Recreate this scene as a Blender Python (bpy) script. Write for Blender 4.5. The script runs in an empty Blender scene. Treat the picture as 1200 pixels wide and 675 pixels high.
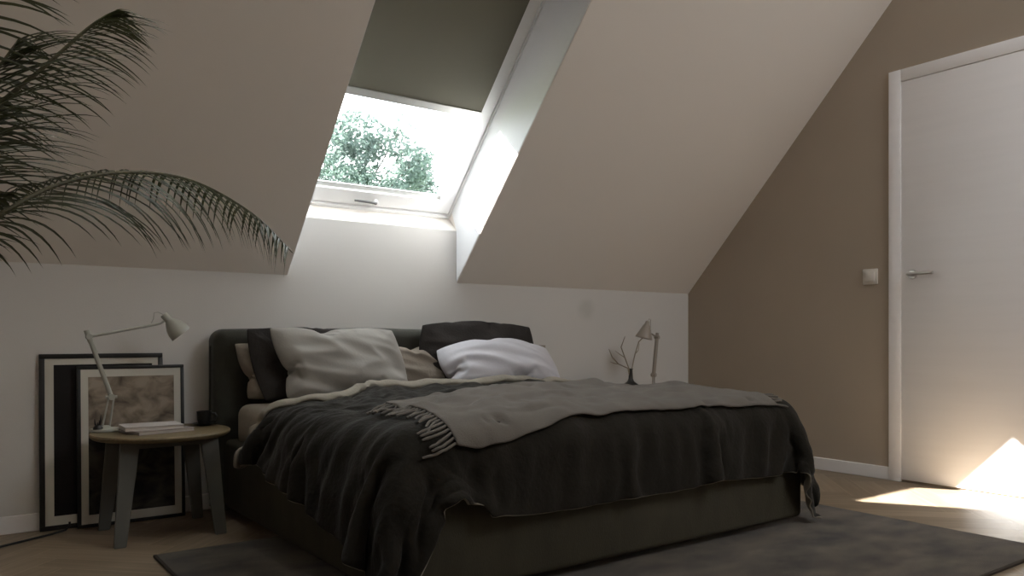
import bpy, bmesh, math, random
from mathutils import Vector, Matrix, noise
from mathutils.bvhtree import BVHTree
random.seed(7)
SC = bpy.context.scene
COL = SC.collection
PI = math.pi
BACK = 1.20                      # length of an opening added in the unseen rear slope for fill light

# ------------------------------------------------------------------ constants
KNEE = 1.019                    # height of the knee wall
TH = 0.8162                     # pitch of the roof
T = math.tan(TH)
XL, XR = -2.694, -1.785         # roof window niche, left and right reveal
NICHE = 1.290                   # top of the wall inside the niche
CW = 1.443                      # height offset of the window frame's face (parallel to the roof)
YR = -3.05                      # ridge
WX = -5.35                      # left gable
YTOP = -1.22                    # upper end of the niche

# ------------------------------------------------------------------ materials
def srgb(r, g, b):
    f = lambda c: (c/255/12.92) if c/255 <= .04045 else ((c/255+.055)/1.055)**2.4
    return (f(r), f(g), f(b), 1)

def mat(name, col, rough=.6, spec=.5, var=0., vscale=8., bump=0., bscale=60., metallic=0., sheen=0., detail=4, stretch=None):
    m = bpy.data.materials.new(name); m.use_nodes = True
    nt = m.node_tree; b = nt.nodes['Principled BSDF']
    b.inputs['Base Color'].default_value = col
    b.inputs['Roughness'].default_value = rough
    b.inputs['Specular IOR Level'].default_value = spec
    b.inputs['Metallic'].default_value = metallic
    if sheen:
        b.inputs['Sheen Weight'].default_value = sheen
        b.inputs['Sheen Roughness'].default_value = .5
    tc = nt.nodes.new('ShaderNodeTexCoord')
    src = tc.outputs['Object']
    if stretch:
        mp = nt.nodes.new('ShaderNodeMapping'); mp.inputs['Scale'].default_value = stretch
        nt.links.new(src, mp.inputs[0]); src = mp.outputs[0]
    if var:
        n = nt.nodes.new('ShaderNodeTexNoise'); n.inputs['Scale'].default_value = vscale; n.inputs['Detail'].default_value = detail
        nt.links.new(src, n.inputs['Vector'])
        r = nt.nodes.new('ShaderNodeValToRGB')
        r.color_ramp.elements[0].position = .3; r.color_ramp.elements[1].position = .7
        r.color_ramp.elements[0].color = [c*(1-var) for c in col[:3]]+[1]
        r.color_ramp.elements[1].color = [min(1, c*(1+var)) for c in col[:3]]+[1]
        nt.links.new(n.outputs['Fac'], r.inputs[0]); nt.links.new(r.outputs[0], b.inputs['Base Color'])
    if bump:
        n = nt.nodes.new('ShaderNodeTexNoise'); n.inputs['Scale'].default_value = bscale; n.inputs['Detail'].default_value = 4
        nt.links.new(src, n.inputs['Vector'])
        k = nt.nodes.new('ShaderNodeBump'); k.inputs['Strength'].default_value = bump; k.inputs['Distance'].default_value = .01
        nt.links.new(n.outputs['Fac'], k.inputs['Height']); nt.links.new(k.outputs[0], b.inputs['Normal'])
    return m

M = {}
M['plaster'] = mat('white_plaster', (.74, .71, .67, 1), .85, .2, bump=.05, bscale=180)
M['ceiling'] = mat('ceiling_paint', (.77, .72, .67, 1), .85, .2, bump=.04, bscale=180)
M['reveal'] = mat('niche_lining_paint', (.80, .80, .82, 1), .55, .3)
M['taupe'] = mat('taupe_paint', (.395, .33, .265, 1), .8, .25, var=.03, vscale=2, bump=.04, bscale=180)
M['gloss_white'] = mat('white_lacquer', (.87, .85, .855, 1), .38, .5, var=.015, vscale=3, stretch=(1, .5, 9))
M['window_white'] = mat('window_paint', (.85, .85, .85, 1), .35, .5)
M['skirting'] = mat('skirting_paint', (.78, .76, .76, 1), .45, .5)
M['metal'] = mat('brushed_steel', (.55, .53, .5, 1), .3, .5, metallic=1)
M['dark_metal'] = mat('dark_handle_metal', (.13, .13, .13, 1), .4, .5, metallic=.6)
M['headboard'] = mat('olive_grey_upholstery', (.030, .029, .021, 1), .8, .25, var=.12, vscale=30, bump=.25, bscale=350, sheen=.15)
M['base_cloth'] = mat('olive_base_upholstery', (.046, .041, .028, 1), .85, .25, var=.15, vscale=14, bump=.25, bscale=350, stretch=(1, 1, .35))
M['sheet'] = mat('taupe_bed_linen', (.30, .265, .225, 1), .9, .2, var=.05, vscale=10, bump=.2, bscale=90)
M['duvet'] = mat('charcoal_linen', (.017, .0145, .0110, 1), .9, .10, var=.16, vscale=6, bump=.35, bscale=70, sheen=.06)
M['lining'] = mat('pale_linen_lining', (.25, .225, .185, 1), .9, .2, var=.06, vscale=10, bump=.25, bscale=70)
M['throw'] = mat('grey_wool_throw', (.128, .113, .098, 1), .95, .1, var=.08, vscale=12, bump=.3, bscale=260, sheen=.1)
M['pillow_white'] = mat('pale_grey_pillow_linen', (.30, .285, .265, 1), .9, .2, var=.04, vscale=9, bump=.08, bscale=90)
M['pillow_lavender'] = mat('cool_white_pillow_linen', (.50, .49, .525, 1), .9, .2, var=.03, vscale=9, bump=.08, bscale=90)
M['pillow_taupe'] = mat('taupe_pillow_linen', (.21, .18, .148, 1), .9, .2, var=.05, vscale=9, bump=.2, bscale=90)
M['pillow_dark'] = mat('charcoal_pillow_linen', (.032, .028, .026, 1), .9, .15, var=.1, vscale=9, bump=.25, bscale=90)
M['oak'] = mat('oak_top', (.17, .128, .07, 1), .5, .4, var=.2, vscale=18, stretch=(1, 9, 9))
M['grey_leg'] = mat('grey_painted_leg', (.10, .097, .085, 1), .55, .4, var=.06, vscale=9)
M['lamp'] = mat('sage_grey_lamp_metal', (.36, .36, .32, 1), .38, .5)
M['lamp_warm'] = mat('warm_grey_lamp_metal', (.30, .26, .22, 1), .42, .5)
M['lamp_inside'] = mat('lamp_inner_enamel', (.7, .7, .66, 1), .5, .5)
M['bulb'] = mat('frosted_bulb', (.8, .8, .76, 1), .25, .5)
M['black_frame'] = mat('black_frame_wood', (.014, .013, .012, 1), .45, .4)
M['mat_board'] = mat('passepartout_card', (.60, .58, .52, 1), .8, .2)
M['black_print'] = mat('black_print', (.008, .006, .006, 1), .55, .3, var=.4, vscale=7)
M['black_ceramic'] = mat('black_ceramic', (.012, .011, .01, 1), .35, .5)
M['paper_white'] = mat('pale_magazine_cover', (.55, .51, .49, 1), .5, .4, var=.08, vscale=18)
M['paper_grey'] = mat('grey_magazine_cover', (.30, .26, .24, 1), .5, .4, var=.15, vscale=12)
M['paper_edge'] = mat('page_edges', (.5, .46, .42, 1), .85, .2, var=.15, vscale=90, stretch=(.02, .02, 8))
M['rug_pile'] = mat('rug_pile', (.066, .051, .037, 1), .95, .1, var=.8, vscale=5.5, bump=.6, bscale=420, sheen=.2, detail=9, stretch=(1, 1.6, 1))
M['rug_edge'] = mat('rug_binding', (.045, .037, .031, 1), .95, .1, bump=.4, bscale=300)
M['blind'] = mat('olive_blind_cloth', (.18, .172, .138, 1), .9, .2, bump=.1, bscale=500)
M['alu'] = mat('blind_bar_aluminium', (.6, .6, .58, 1), .4, .5, metallic=.4)
M['palm'] = mat('palm_leaf_green', (.042, .043, .021, 1), .48, .35, var=.35, vscale=7)
M['palm_stem'] = mat('palm_stem', (.085, .075, .04, 1), .55, .4, var=.25, vscale=12)
M['pot'] = mat('grey_clay_pot', (.17, .16, .15, 1), .8, .3, var=.15, vscale=9)
M['soil'] = mat('potting_soil', (.03, .022, .016, 1), 1, .1, var=.5, vscale=40, bump=.8, bscale=60)
M['twig'] = mat('dry_twig', (.26, .22, .17, 1), .8, .2)
M['cable'] = mat('black_cable', (.012, .011, .010, 1), .5, .4)
M['leaf'] = mat('tree_leaf', (.075, .112, .102, 1), .6, .3, var=.45, vscale=1.3)
M['bark'] = mat('tree_bark', (.05, .045, .04, 1), .9, .2, var=.3, vscale=6, bump=.5, bscale=12)
M['grass'] = mat('lawn', (.12, .16, .07, 1), .95, .1, var=.4, vscale=.6)
M['switch'] = mat('switch_plastic', (.66, .62, .57, 1), .4, .5)

def blind_mat():
    nt = M['blind'].node_tree; b = nt.nodes['Principled BSDF']; out = nt.nodes['Material Output']
    t = nt.nodes.new('ShaderNodeBsdfTranslucent'); t.inputs[0].default_value = (.30, .28, .20, 1)
    mx = nt.nodes.new('ShaderNodeMixShader'); mx.inputs[0].default_value = .05
    nt.links.new(b.outputs[0], mx.inputs[1]); nt.links.new(t.outputs[0], mx.inputs[2]); nt.links.new(mx.outputs[0], out.inputs[0])
blind_mat()
def leaf_mat(m, col, fac):
    nt = m.node_tree; b = nt.nodes['Principled BSDF']; out = nt.nodes['Material Output']
    t = nt.nodes.new('ShaderNodeBsdfTranslucent'); t.inputs[0].default_value = col
    mx = nt.nodes.new('ShaderNodeMixShader'); mx.inputs[0].default_value = fac
    nt.links.new(b.outputs[0], mx.inputs[1]); nt.links.new(t.outputs[0], mx.inputs[2]); nt.links.new(mx.outputs[0], out.inputs[0])
leaf_mat(M['leaf'], (.14, .19, .16, 1), .35)
leaf_mat(M['palm'], (.08, .09, .03, 1), .2)

def glass_mat():
    m = bpy.data.materials.new('window_glass'); m.use_nodes = True
    nt = m.node_tree; nt.nodes.clear()
    out = nt.nodes.new('ShaderNodeOutputMaterial')
    tr = nt.nodes.new('ShaderNodeBsdfTransparent'); tr.inputs[0].default_value = (.97, .985, .98, 1)
    gl = nt.nodes.new('ShaderNodeBsdfGlossy'); gl.inputs['Roughness'].default_value = .02
    mx = nt.nodes.new('ShaderNodeMixShader'); mx.inputs[0].default_value = .05
    nt.links.new(tr.outputs[0], mx.inputs[1]); nt.links.new(gl.outputs[0], mx.inputs[2]); nt.links.new(mx.outputs[0], out.inputs[0])
    return m
M['glass'] = glass_mat()

def floor_mat():
    m = mat('oak_herringbone', (.3, .2, .12, 1), .45, .4)
    nt = m.node_tree; b = nt.nodes['Principled BSDF']
    at = nt.nodes.new('ShaderNodeAttribute'); at.attribute_name = 'tone'
    tc = nt.nodes.new('ShaderNodeTexCoord')
    n = nt.nodes.new('ShaderNodeTexNoise'); n.inputs['Scale'].default_value = 26; n.inputs['Detail'].default_value = 6
    uv = nt.nodes.new('ShaderNodeUVMap')
    mp = nt.nodes.new('ShaderNodeMapping'); mp.inputs['Scale'].default_value = (.12, 1.6, 1)
    nt.links.new(uv.outputs[0], mp.inputs[0]); nt.links.new(mp.outputs[0], n.inputs['Vector'])
    r = nt.nodes.new('ShaderNodeValToRGB')
    r.color_ramp.elements[0].color = (.11, .078, .05, 1); r.color_ramp.elements[1].color = (.43, .33, .23, 1)
    ad = nt.nodes.new('ShaderNodeMath'); ad.operation = 'MULTIPLY_ADD'; ad.inputs[1].default_value = .55
    nt.links.new(n.outputs['Fac'], ad.inputs[0]); nt.links.new(at.outputs['Fac'], ad.inputs[2])
    nt.links.new(ad.outputs[0], r.inputs[0]); nt.links.new(r.outputs[0], b.inputs['Base Color'])
    return m
M['floor'] = floor_mat()

def wall_mat():
    # plaster with one faint grey smudge
    m = mat('white_plaster_back', (.60, .58, .555, 1), .85, .2, bump=.05, bscale=180)
    nt = m.node_tree; b = nt.nodes['Principled BSDF']
    tc = nt.nodes.new('ShaderNodeTexCoord')
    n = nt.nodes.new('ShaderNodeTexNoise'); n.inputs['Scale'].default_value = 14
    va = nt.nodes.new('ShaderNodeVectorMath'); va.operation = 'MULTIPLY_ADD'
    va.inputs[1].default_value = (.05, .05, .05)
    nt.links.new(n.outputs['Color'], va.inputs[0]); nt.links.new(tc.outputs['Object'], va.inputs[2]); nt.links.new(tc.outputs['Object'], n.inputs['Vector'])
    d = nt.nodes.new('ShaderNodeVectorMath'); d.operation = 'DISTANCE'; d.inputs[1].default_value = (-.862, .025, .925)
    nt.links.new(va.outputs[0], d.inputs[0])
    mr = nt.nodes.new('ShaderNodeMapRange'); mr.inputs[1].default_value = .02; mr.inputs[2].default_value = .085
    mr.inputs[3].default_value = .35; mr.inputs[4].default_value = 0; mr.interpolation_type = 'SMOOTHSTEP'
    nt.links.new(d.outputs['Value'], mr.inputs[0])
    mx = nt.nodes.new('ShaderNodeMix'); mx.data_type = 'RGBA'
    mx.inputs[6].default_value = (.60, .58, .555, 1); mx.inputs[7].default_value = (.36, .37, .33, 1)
    nt.links.new(mr.outputs[0], mx.inputs[0]); nt.links.new(mx.outputs[2], b.inputs['Base Color'])
    return m
M['wall_back'] = wall_mat()

def print_mat():
    # moody sepia landscape: pale smoky sky above, dark ground below
    m = mat('sepia_landscape_print', (.3, .25, .2, 1), .5, .3)
    nt = m.node_tree; b = nt.nodes['Principled BSDF']
    tc = nt.nodes.new('ShaderNodeTexCoord')
    sp = nt.nodes.new('ShaderNodeSeparateXYZ'); nt.links.new(tc.outputs['Generated'], sp.inputs[0])
    n = nt.nodes.new('ShaderNodeTexNoise'); n.inputs['Scale'].default_value = 4.2; n.inputs['Detail'].default_value = 7; n.inputs['Distortion'].default_value = .6
    mp = nt.nodes.new('ShaderNodeMapping'); mp.inputs['Scale'].default_value = (1, 1, 2.2)
    nt.links.new(tc.outputs['Generated'], mp.inputs[0]); nt.links.new(mp.outputs[0], n.inputs['Vector'])
    sky = nt.nodes.new('ShaderNodeValToRGB'); e = sky.color_ramp.elements
    e[0].position = .32; e[0].color = (.10, .075, .055, 1); e[1].position = .62; e[1].color = (.36, .30, .235, 1)
    gr = nt.nodes.new('ShaderNodeValToRGB'); e = gr.color_ramp.elements
    e[0].position = .40; e[0].color = (.012, .01, .009, 1); e[1].position = .78; e[1].color = (.10, .085, .065, 1)
    nt.links.new(n.outputs['Fac'], sky.inputs[0]); nt.links.new(n.outputs['Fac'], gr.inputs[0])
    st = nt.nodes.new('ShaderNodeMath'); st.operation = 'MULTIPLY_ADD'; st.inputs[1].default_value = .10
    nt.links.new(n.outputs['Fac'], st.inputs[0]); nt.links.new(sp.outputs['Z'], st.inputs[2])
    mr = nt.nodes.new('ShaderNodeMapRange'); mr.inputs[1].default_value = .61; mr.inputs[2].default_value = .67
    nt.links.new(st.outputs[0], mr.inputs[0])
    mx = nt.nodes.new('ShaderNodeMix'); mx.data_type = 'RGBA'
    nt.links.new(mr.outputs[0], mx.inputs[0]); nt.links.new(gr.outputs[0], mx.inputs[6]); nt.links.new(sky.outputs[0], mx.inputs[7])
    nt.links.new(mx.outputs[2], b.inputs['Base Color'])
    return m
M['landscape'] = print_mat()

# ------------------------------------------------------------------ builders
def NB(): return bmesh.new()
def bx(bm, x0, x1, y0, y1, z0, z1, mx=None, bev=0., seg=2):
    r = bmesh.ops.create_cube(bm, size=1)
    vs = r['verts']
    for v in vs:
        v.co = Vector((x0+(v.co.x+.5)*(x1-x0), y0+(v.co.y+.5)*(y1-y0), z0+(v.co.z+.5)*(z1-z0)))
    if bev:
        es = list({e for v in vs for e in v.link_edges})
        rr = bmesh.ops.bevel(bm, geom=es, offset=bev, segments=seg, affect='EDGES', profile=.5)
        vs = list({v for f in rr['faces'] for v in f.verts} | {v for v in vs if v.is_valid})
    if mx is not None:
        bmesh.ops.transform(bm, matrix=mx, verts=vs)
    return vs
def prism(bm, pts, ext):
    """closed polygon pts (Vectors) extruded by vector ext"""
    a = [bm.verts.new(p) for p in pts]; b = [bm.verts.new(Vector(p)+Vector(ext)) for p in pts]
    bm.faces.new(a); bm.faces.new(b[::-1]); n = len(a)
    for i in range(n): bm.faces.new((a[i], b[i], b[(i+1) % n], a[(i+1) % n]))
    return a+b
def tube(bm, pts, rad, seg=10, cap=True):
    pts = [Vector(p) for p in pts]
    if not hasattr(rad, '__len__'): rad = [rad]*len(pts)
    rings = []; prev = None
    for i, p in enumerate(pts):
        d = (pts[min(i+1, len(pts)-1)]-pts[max(i-1, 0)]).normalized()
        if prev is None:
            n = d.orthogonal().normalized()
        else:
            n = (prev-d*prev.dot(d)).normalized()
        prev = n; b = d.cross(n)
        rings.append([bm.verts.new(p+(n*math.cos(2*PI*k/seg)+b*math.sin(2*PI*k/seg))*rad[i]) for k in range(seg)])
    for i in range(len(rings)-1):
        for k in range(seg):
            bm.faces.new((rings[i][k], rings[i][(k+1) % seg], rings[i+1][(k+1) % seg], rings[i+1][k]))
    if cap:
        bm.faces.new(rings[0][::-1]); bm.faces.new(rings[-1])
def lathe(bm, prof, mx=None, seg=28):
    """profile [(r, z)] revolved about z, then transformed"""
    rings = []
    for r, z in prof:
        if r < 1e-6: rings.append([bm.verts.new((0, 0, z))])
        else: rings.append([bm.verts.new((r*math.cos(2*PI*k/seg), r*math.sin(2*PI*k/seg), z)) for k in range(seg)])
    for a, b in zip(rings, rings[1:]):
        for k in range(seg):
            k2 = (k+1) % seg
            if len(a) == 1 and len(b) > 1: bm.faces.new((a[0], b[k2], b[k]))
            elif len(b) == 1 and len(a) > 1: bm.faces.new((a[k], a[k2], b[0]))
            elif len(a) > 1: bm.faces.new((a[k], a[k2], b[k2], b[k]))
    if mx is not None:
        bmesh.ops.transform(bm, matrix=mx, verts=[v for r in rings for v in r])
def frame_to(p, axis, up=(0, 0, 1)):
    """matrix at p with local z along axis"""
    z = Vector(axis).normalized(); x = Vector(up).cross(z)
    if x.length < 1e-4: x = Vector((1, 0, 0)).cross(z)
    x.normalize(); y = z.cross(x)
    m = Matrix((x, y, z)).transposed().to_4x4(); m.translation = Vector(p); return m
def link(name, bm, m, parent=None, smooth=True, ang=40):
    bmesh.ops.recalc_face_normals(bm, faces=bm.faces)
    me = bpy.data.meshes.new(name); bm.to_mesh(me); bm.free()
    return link_me(name, me, m, parent, smooth, ang)
def link_me(name, me, m, parent=None, smooth=True, ang=40):
    for k in (m if isinstance(m, (list, tuple)) else [m]): me.materials.append(k)
    if smooth:
        me.shade_smooth()
        if ang: me.set_sharp_from_angle(angle=math.radians(ang))
    o = bpy.data.objects.new(name, me); COL.objects.link(o)
    if parent is not None:
        o.parent = parent
        # geometry is written in world space: keep it there
        o.matrix_parent_inverse = Matrix.LocRotScale(parent.location, parent.rotation_euler, parent.scale).inverted()
        pp = parent.parent
        if pp is not None:
            o.matrix_parent_inverse = (Matrix.LocRotScale(pp.location, pp.rotation_euler, pp.scale) @ pp_inv(parent) @ Matrix.LocRotScale(parent.location, parent.rotation_euler, parent.scale)).inverted()
    return o
def pp_inv(o): return o.matrix_parent_inverse
def empty(name, loc, label=None, cat=None, group=None, kind=None):
    o = bpy.data.objects.new(name, None); COL.objects.link(o); o.location = loc; o.empty_display_size = .05
    return tag(o, label, cat, group, kind)
def tag(o, label=None, cat=None, group=None, kind=None):
    if label: o['label'] = label
    if cat: o['category'] = cat
    if group: o['group'] = group
    if kind: o['kind'] = kind
    return o
def struct(name, bm, m, smooth=False, label=None, cat=None):
    return tag(link(name, bm, m, None, smooth), label, cat, None, 'structure')

# ------------------------------------------------------------------ the room
def slope_z(y, c=KNEE): return c-y*T
# floor: slab and herringbone boards in one mesh
def build_floor():
    bm = NB(); tone = bm.loops.layers.color.new('tone'); uv = bm.loops.layers.uv.new('UVMap')
    bx(bm, WX-.3, .3, -6.5, .3, -.25, -.002)
    L, W = .50, .10
    c, s = math.cos(PI/4), math.sin(PI/4)
    rnd = random.Random(3)
    def board(px, py, horiz):
        w, h = (L, W) if horiz else (W, L)
        g = .0008
        P = [(px+g, py+g), (px+w-g, py+g), (px+w-g, py+h-g), (px+g, py+h-g)]
        Q = [((x*c-y*s)-2.6, (x*s+y*c)-3.1) for x, y in P]
        if all(q[0] < WX-.1 or q[0] > .2 or q[1] > .2 or q[1] < -6.3 for q in Q): return
        if any(q[0] < WX-.25 or q[0] > .28 or q[1] > .28 or q[1] < -6.45 for q in Q): return
        f = bm.faces.new([bm.verts.new((q[0], q[1], 0)) for q in Q])
        t = rnd.uniform(-.05, .5); ou = rnd.random()*9
        for l, (x, y) in zip(f.loops, P):
            l[tone] = (max(0, t),)*3+(1,)
            l[uv].uv = ((x, y+ou) if horiz else (y, x+ou))
    # classic herringbone: unit cell steps by W along the diagonal
    n = int(round(L/W))
    for i in range(-60, 61):
        for j in range(-12, 13):
            ox, oy = i*W+j*L, i*W-j*L
            if abs(ox*c-oy*s) > 5 or abs(ox*s+oy*c) > 5: continue
            board(ox, oy, True)
            board(ox+L, oy-L+W, False)
    me_o = struct('floor', bm, M['floor'])
    return me_o
build_floor()

# knee wall with the part that carries on up inside the niche
bm = NB()
bx(bm, WX-.3, .3, 0, .3, -.02, KNEE+.02)
bx(bm, XL, XR, 0, .3, KNEE+.02, NICHE)
struct('wall_back', bm, M['wall_back'])
# lining that slopes outwards from the top of that wall to the window
bm = NB()
_n = Vector((0, math.sin(TH), math.cos(TH)))
prism(bm, [Vector((XL, .0, NICHE)), Vector((XL, 0, NICHE))+_n*.115, Vector((XL, .12, NICHE-.05)) , Vector((XL, .02, NICHE-.05))], (XR-XL, 0, 0))
prism(bm, [Vector((XL, 0, NICHE))+_n*.10, Vector((XL, 0, NICHE))+_n*.26, Vector((XL, .34, NICHE+.02)), Vector((XL, .34, NICHE-.1)), Vector((XL, .1, NICHE-.05))], (XR-XL, 0, 0))
struct('trim_1', bm, M['ceiling'])
# right gable
def gable(x0, x1):
    bm = NB()
    prism(bm, [Vector((x0, .3, -.02)), Vector((x0, .3, KNEE-.3*T+.35)), Vector((x0, YR, slope_z(YR)+.35)), Vector((x0, -6.4, KNEE-.3*T+.35)), Vector((x0, -6.4, -.02))], (x1-x0, 0, 0))
    return bm
struct('wall_right', gable(0, .3), M['taupe'])
struct('wall_left', gable(WX-.3, WX), M['plaster'])
# sloping ceiling with the niche cut through it
VT = .58
def slab(bm, x0, x1, ya, yb, flip=False):
    f = (lambda y: y) if not flip else (lambda y: 2*YR-y)
    prism(bm, [Vector((x0, f(ya), slope_z(ya))), Vector((x0, f(yb), slope_z(yb))), Vector((x0, f(yb), slope_z(yb)+VT)), Vector((x0, f(ya), slope_z(ya)+VT))], (x1-x0, 0, 0))
bm = NB()
# second roof opening, added out of view to brighten the right side
SX_0, SX_1, SY_0, SY_1 = -3.75, -2.80, -.98, -1.80
slab(bm, WX-.3, SX_0, .33, YR); slab(bm, SX_1, XL, .33, YR); slab(bm, SX_0, SX_1, .33, SY_0); slab(bm, SX_0, SX_1, SY_1, YR)
slab(bm, XR, .3, .33, YR); slab(bm, XL, XR, YTOP, YR)
struct('ceiling', bm, M['ceiling'])
# the far half of the attic, behind the camera
bm = NB()
FX0, FX1, FA, FB = -1.7, -.2, -1.2, -1.2-BACK  # bounds of the added rear opening that lets in sky fill
slab(bm, WX-.3, FX0, .33, YR, True); slab(bm, FX1, .3, .33, YR, True); slab(bm, FX0, FX1, FB, YR, True); slab(bm, FX0, FX1, .33, FA, True)
struct('ceiling_front', bm, M['ceiling'])
bm = NB(); bx(bm, WX-.3, .3, 2*YR-.3, 2*YR, -.02, KNEE+.02)
struct('wall_front', bm, M['plaster'])

# skirting boards
bm = NB(); bx(bm, WX, 0, -.013, .002, 0, .066, bev=.003)
struct('baseboard_back', bm, M['skirting'])
bm = NB(); bx(bm, -.013, .002, -1.356, -.013, 0, .066, bev=.003)
struct('baseboard_right', bm, M['skirting'])

# ------------------------------------------------------------------ door
DY0, DY1, DH = -1.356, -2.32, 2.1
door = empty('door_1', (0, (DY0+DY1)/2, 0), 'white flush door with steel lever handle in the taupe gable wall', 'door', kind='structure')
bm = NB()
bx(bm, -.016, .01, DY0-.063, DY0, 0, DH, bev=.003); bx(bm, -.016, .01, DY1, DY1+.063, 0, DH, bev=.003); bx(bm, -.016, .01, DY1+.063, DY0-.063, DH-.063, DH, bev=.003)
link('door_frame', bm, M['gloss_white'], door)
bm = NB()
bx(bm, -.012, .01, DY1+.065, DY0-.065, .012, DH-.065, bev=.002)
leafo = link('door_leaf', bm, M['gloss_white'], door)
HX, HY, HZ = -.012, -1.478, 1.052
bm = NB(); lathe(bm, [(0, .009), (.021, .009), (.0235, .006), (.0235, 0)], frame_to((HX, HY, HZ), (-1, 0, 0)))
tube(bm, [(HX, HY, HZ), (HX-.045, HY, HZ), (HX-.052, HY-.008, HZ), (HX-.052, HY-.03, HZ), (HX-.05, HY-.125, HZ)], [.0095, .0095, .0095, .009, .008], 12)
link('door_handle', bm, M['metal'], leafo)

# light switch
t = empty('light_switch', (0, -1.252, 1.055), 'small square off-white light switch on the taupe wall beside the door', 'light switch')
bm = NB(); bx(bm, -.010, .001, -1.252-.041, -1.252+.041, 1.055-.041, 1.055+.041, bev=.004)
link('switch_plate', bm, M['switch'], t)
bm = NB(); bx(bm, -.016, -.008, -1.252-.027, -1.252+.027, 1.055-.027, 1.055+.027, bev=.003)
link('rocker', bm, M['switch'], t)
# socket above the right end of the headboard
t = empty('wall_socket', (-1.222, 0, .665), 'small tan wall socket just right of the headboard', 'socket')
bm = NB(); bx(bm, -1.222-.021, -1.222+.021, -.012, .001, .638, .692, bev=.004); link('socket_plate', bm, M['lamp_warm'], t)
bm = NB(); lathe(bm, [(0, .001), (.011, .001), (.013, .003), (.013, 0)], frame_to((-1.222, -.012, .665), (0, -1, 0)), 16); link('socket_insert', bm, M['lamp_warm'], t)

# ------------------------------------------------------------------ roof window
def wp(x, y, c): return Vector((x, y, c-y*T))
CN = Vector((0, math.sin(TH), math.cos(TH)))       # outward normal of the roof
def wbar(bm, x0, x1, ya, yb, c, dc):
    """bar lying in the roof pitch between y=ya and y=yb, face at offset c, dc deep (both vertical)"""
    d = CN*(dc*math.cos(TH))
    prism(bm, [wp(x0, ya, c), wp(x1, ya, c), wp(x1, yb, c), wp(x0, yb, c)], d)
win = empty('window_1', wp((XL+XR)/2, .07, CW), 'white roof window in the deep niche above the bed', 'window', kind='structure')
bm = NB()
wbar(bm, XL, XR, .078, .066, CW, .14)                            # fixed frame: bottom, right, left
wbar(bm, XR-.012, XR, .066, YTOP, CW, .14)
wbar(bm, XL-.05, XR+.05, .14, .050, CW+.03, .10); wbar(bm, XR-.020, XR+.05, .050, YTOP, CW+.03, .10); wbar(bm, XL-.05, XL+.020, .050, YTOP, CW+.03, .10)
wbar(bm, XL, XL+.012, .066, YTOP, CW, .14)
link('window_frame', bm, M['window_white'], win, smooth=False)
GX0, GX1, GY0 = XL+.055, -1.878, .012
bm = NB(); c = CW+.010
wbar(bm, XL+.015, XR-.016, .062, GY0, c, .060)
wbar(bm, GX1, XR-.016, GY0, YTOP, c, .075); wbar(bm, XL+.015, GX0, GY0, YTOP, c, .075)
sash = link('window_sash', bm, M['window_white'], win, smooth=False)
bm = NB(); wbar(bm, GX0, GX1, GY0, YTOP, CW+.050, .006)
link('window_pane', bm, M['glass'], sash, smooth=False)
bm = NB(); wbar(bm, GX0, GX1, GY0+.022, GY0-.002, CW+.036, .012)
link('glazing_gasket', bm, M['alu'], sash, smooth=False)
# lever on the lower sash rail
bm = NB()
hp = wp(-2.232, .048, c); hn = -CN
lathe(bm, [(0, .013), (.013, .013), (.016, .008), (.018, 0)], frame_to(hp, hn), 18)
link('handle_mount', bm, M['window_white'], sash)
bm = NB()
ax = Vector((0, -math.cos(TH), math.sin(TH)))
tube(bm, [hp+hn*.012, hp+hn*.016+ax*.004, hp+hn*.017+Vector((-.02, 0, 0))+ax*.008, hp+hn*.017+Vector((-.115, 0, 0))+ax*.010], [.006, .007, .006, .0055], 10)
link('window_handle', bm, M['dark_metal'], sash)

# frame and pane for the added, unseen fill-light opening
w2 = empty('added_fill_window', wp((SX_0+SX_1)/2, (SY_0+SY_1)/2, CW), 'added roof window out of view on the left, lets in fill light', 'window', kind='structure')
bm = NB()
wbar(bm, SX_0, SX_1, SY_0, SY_0-.04, CW, .12); wbar(bm, SX_0, SX_1, SY_1+.04, SY_1, CW, .12)
wbar(bm, SX_0, SX_0+.05, SY_0-.04, SY_1+.04, CW, .12); wbar(bm, SX_1-.05, SX_1, SY_0-.04, SY_1+.04, CW, .12)
link('window_frame', bm, M['window_white'], w2, smooth=False)
bm = NB(); wbar(bm, SX_0+.05, SX_1-.05, SY_0-.04, SY_1+.04, CW+.05, .006); link('window_pane', bm, M['glass'], w2, smooth=False)

# white boards lining the two sides of the niche
bm = NB()
for x0, x1 in ((XR-.003, XR+.02), (XL-.02, XL+.003)):
    prism(bm, [wp(x0, -.0005, KNEE+.006), wp(x0, YTOP, KNEE+.006), wp(x0, YTOP, CW+.01), wp(x0, .05, CW+.01), Vector((x0, 0, NICHE+.002))], (x1-x0, 0, 0))
struct('trim_2', bm, M['reveal'])

# roller blind drawn halfway down
YB = -.340
bl = empty('roller_blind', wp((GX0+GX1)/2, YTOP, CW+.02), 'olive roller blind drawn halfway down the roof window', 'blind')
BX0, BX1 = XL+.045, -1.864
bm = NB(); wbar(bm, BX0, BX1, YB, YTOP, CW+.006, .003); link('blind_cloth', bm, M['blind'], bl, smooth=False)
bm = NB(); wbar(bm, BX0, BX1+.002, YB+.012, YB-.012, CW-.004, .018); link('bottom_bar', bm, M['alu'], bl, smooth=False)
bm = NB(); wbar(bm, BX0, BX1, YTOP, YTOP-.05, CW-.05, .06); link('cassette', bm, M['alu'], bl, smooth=False)
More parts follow.
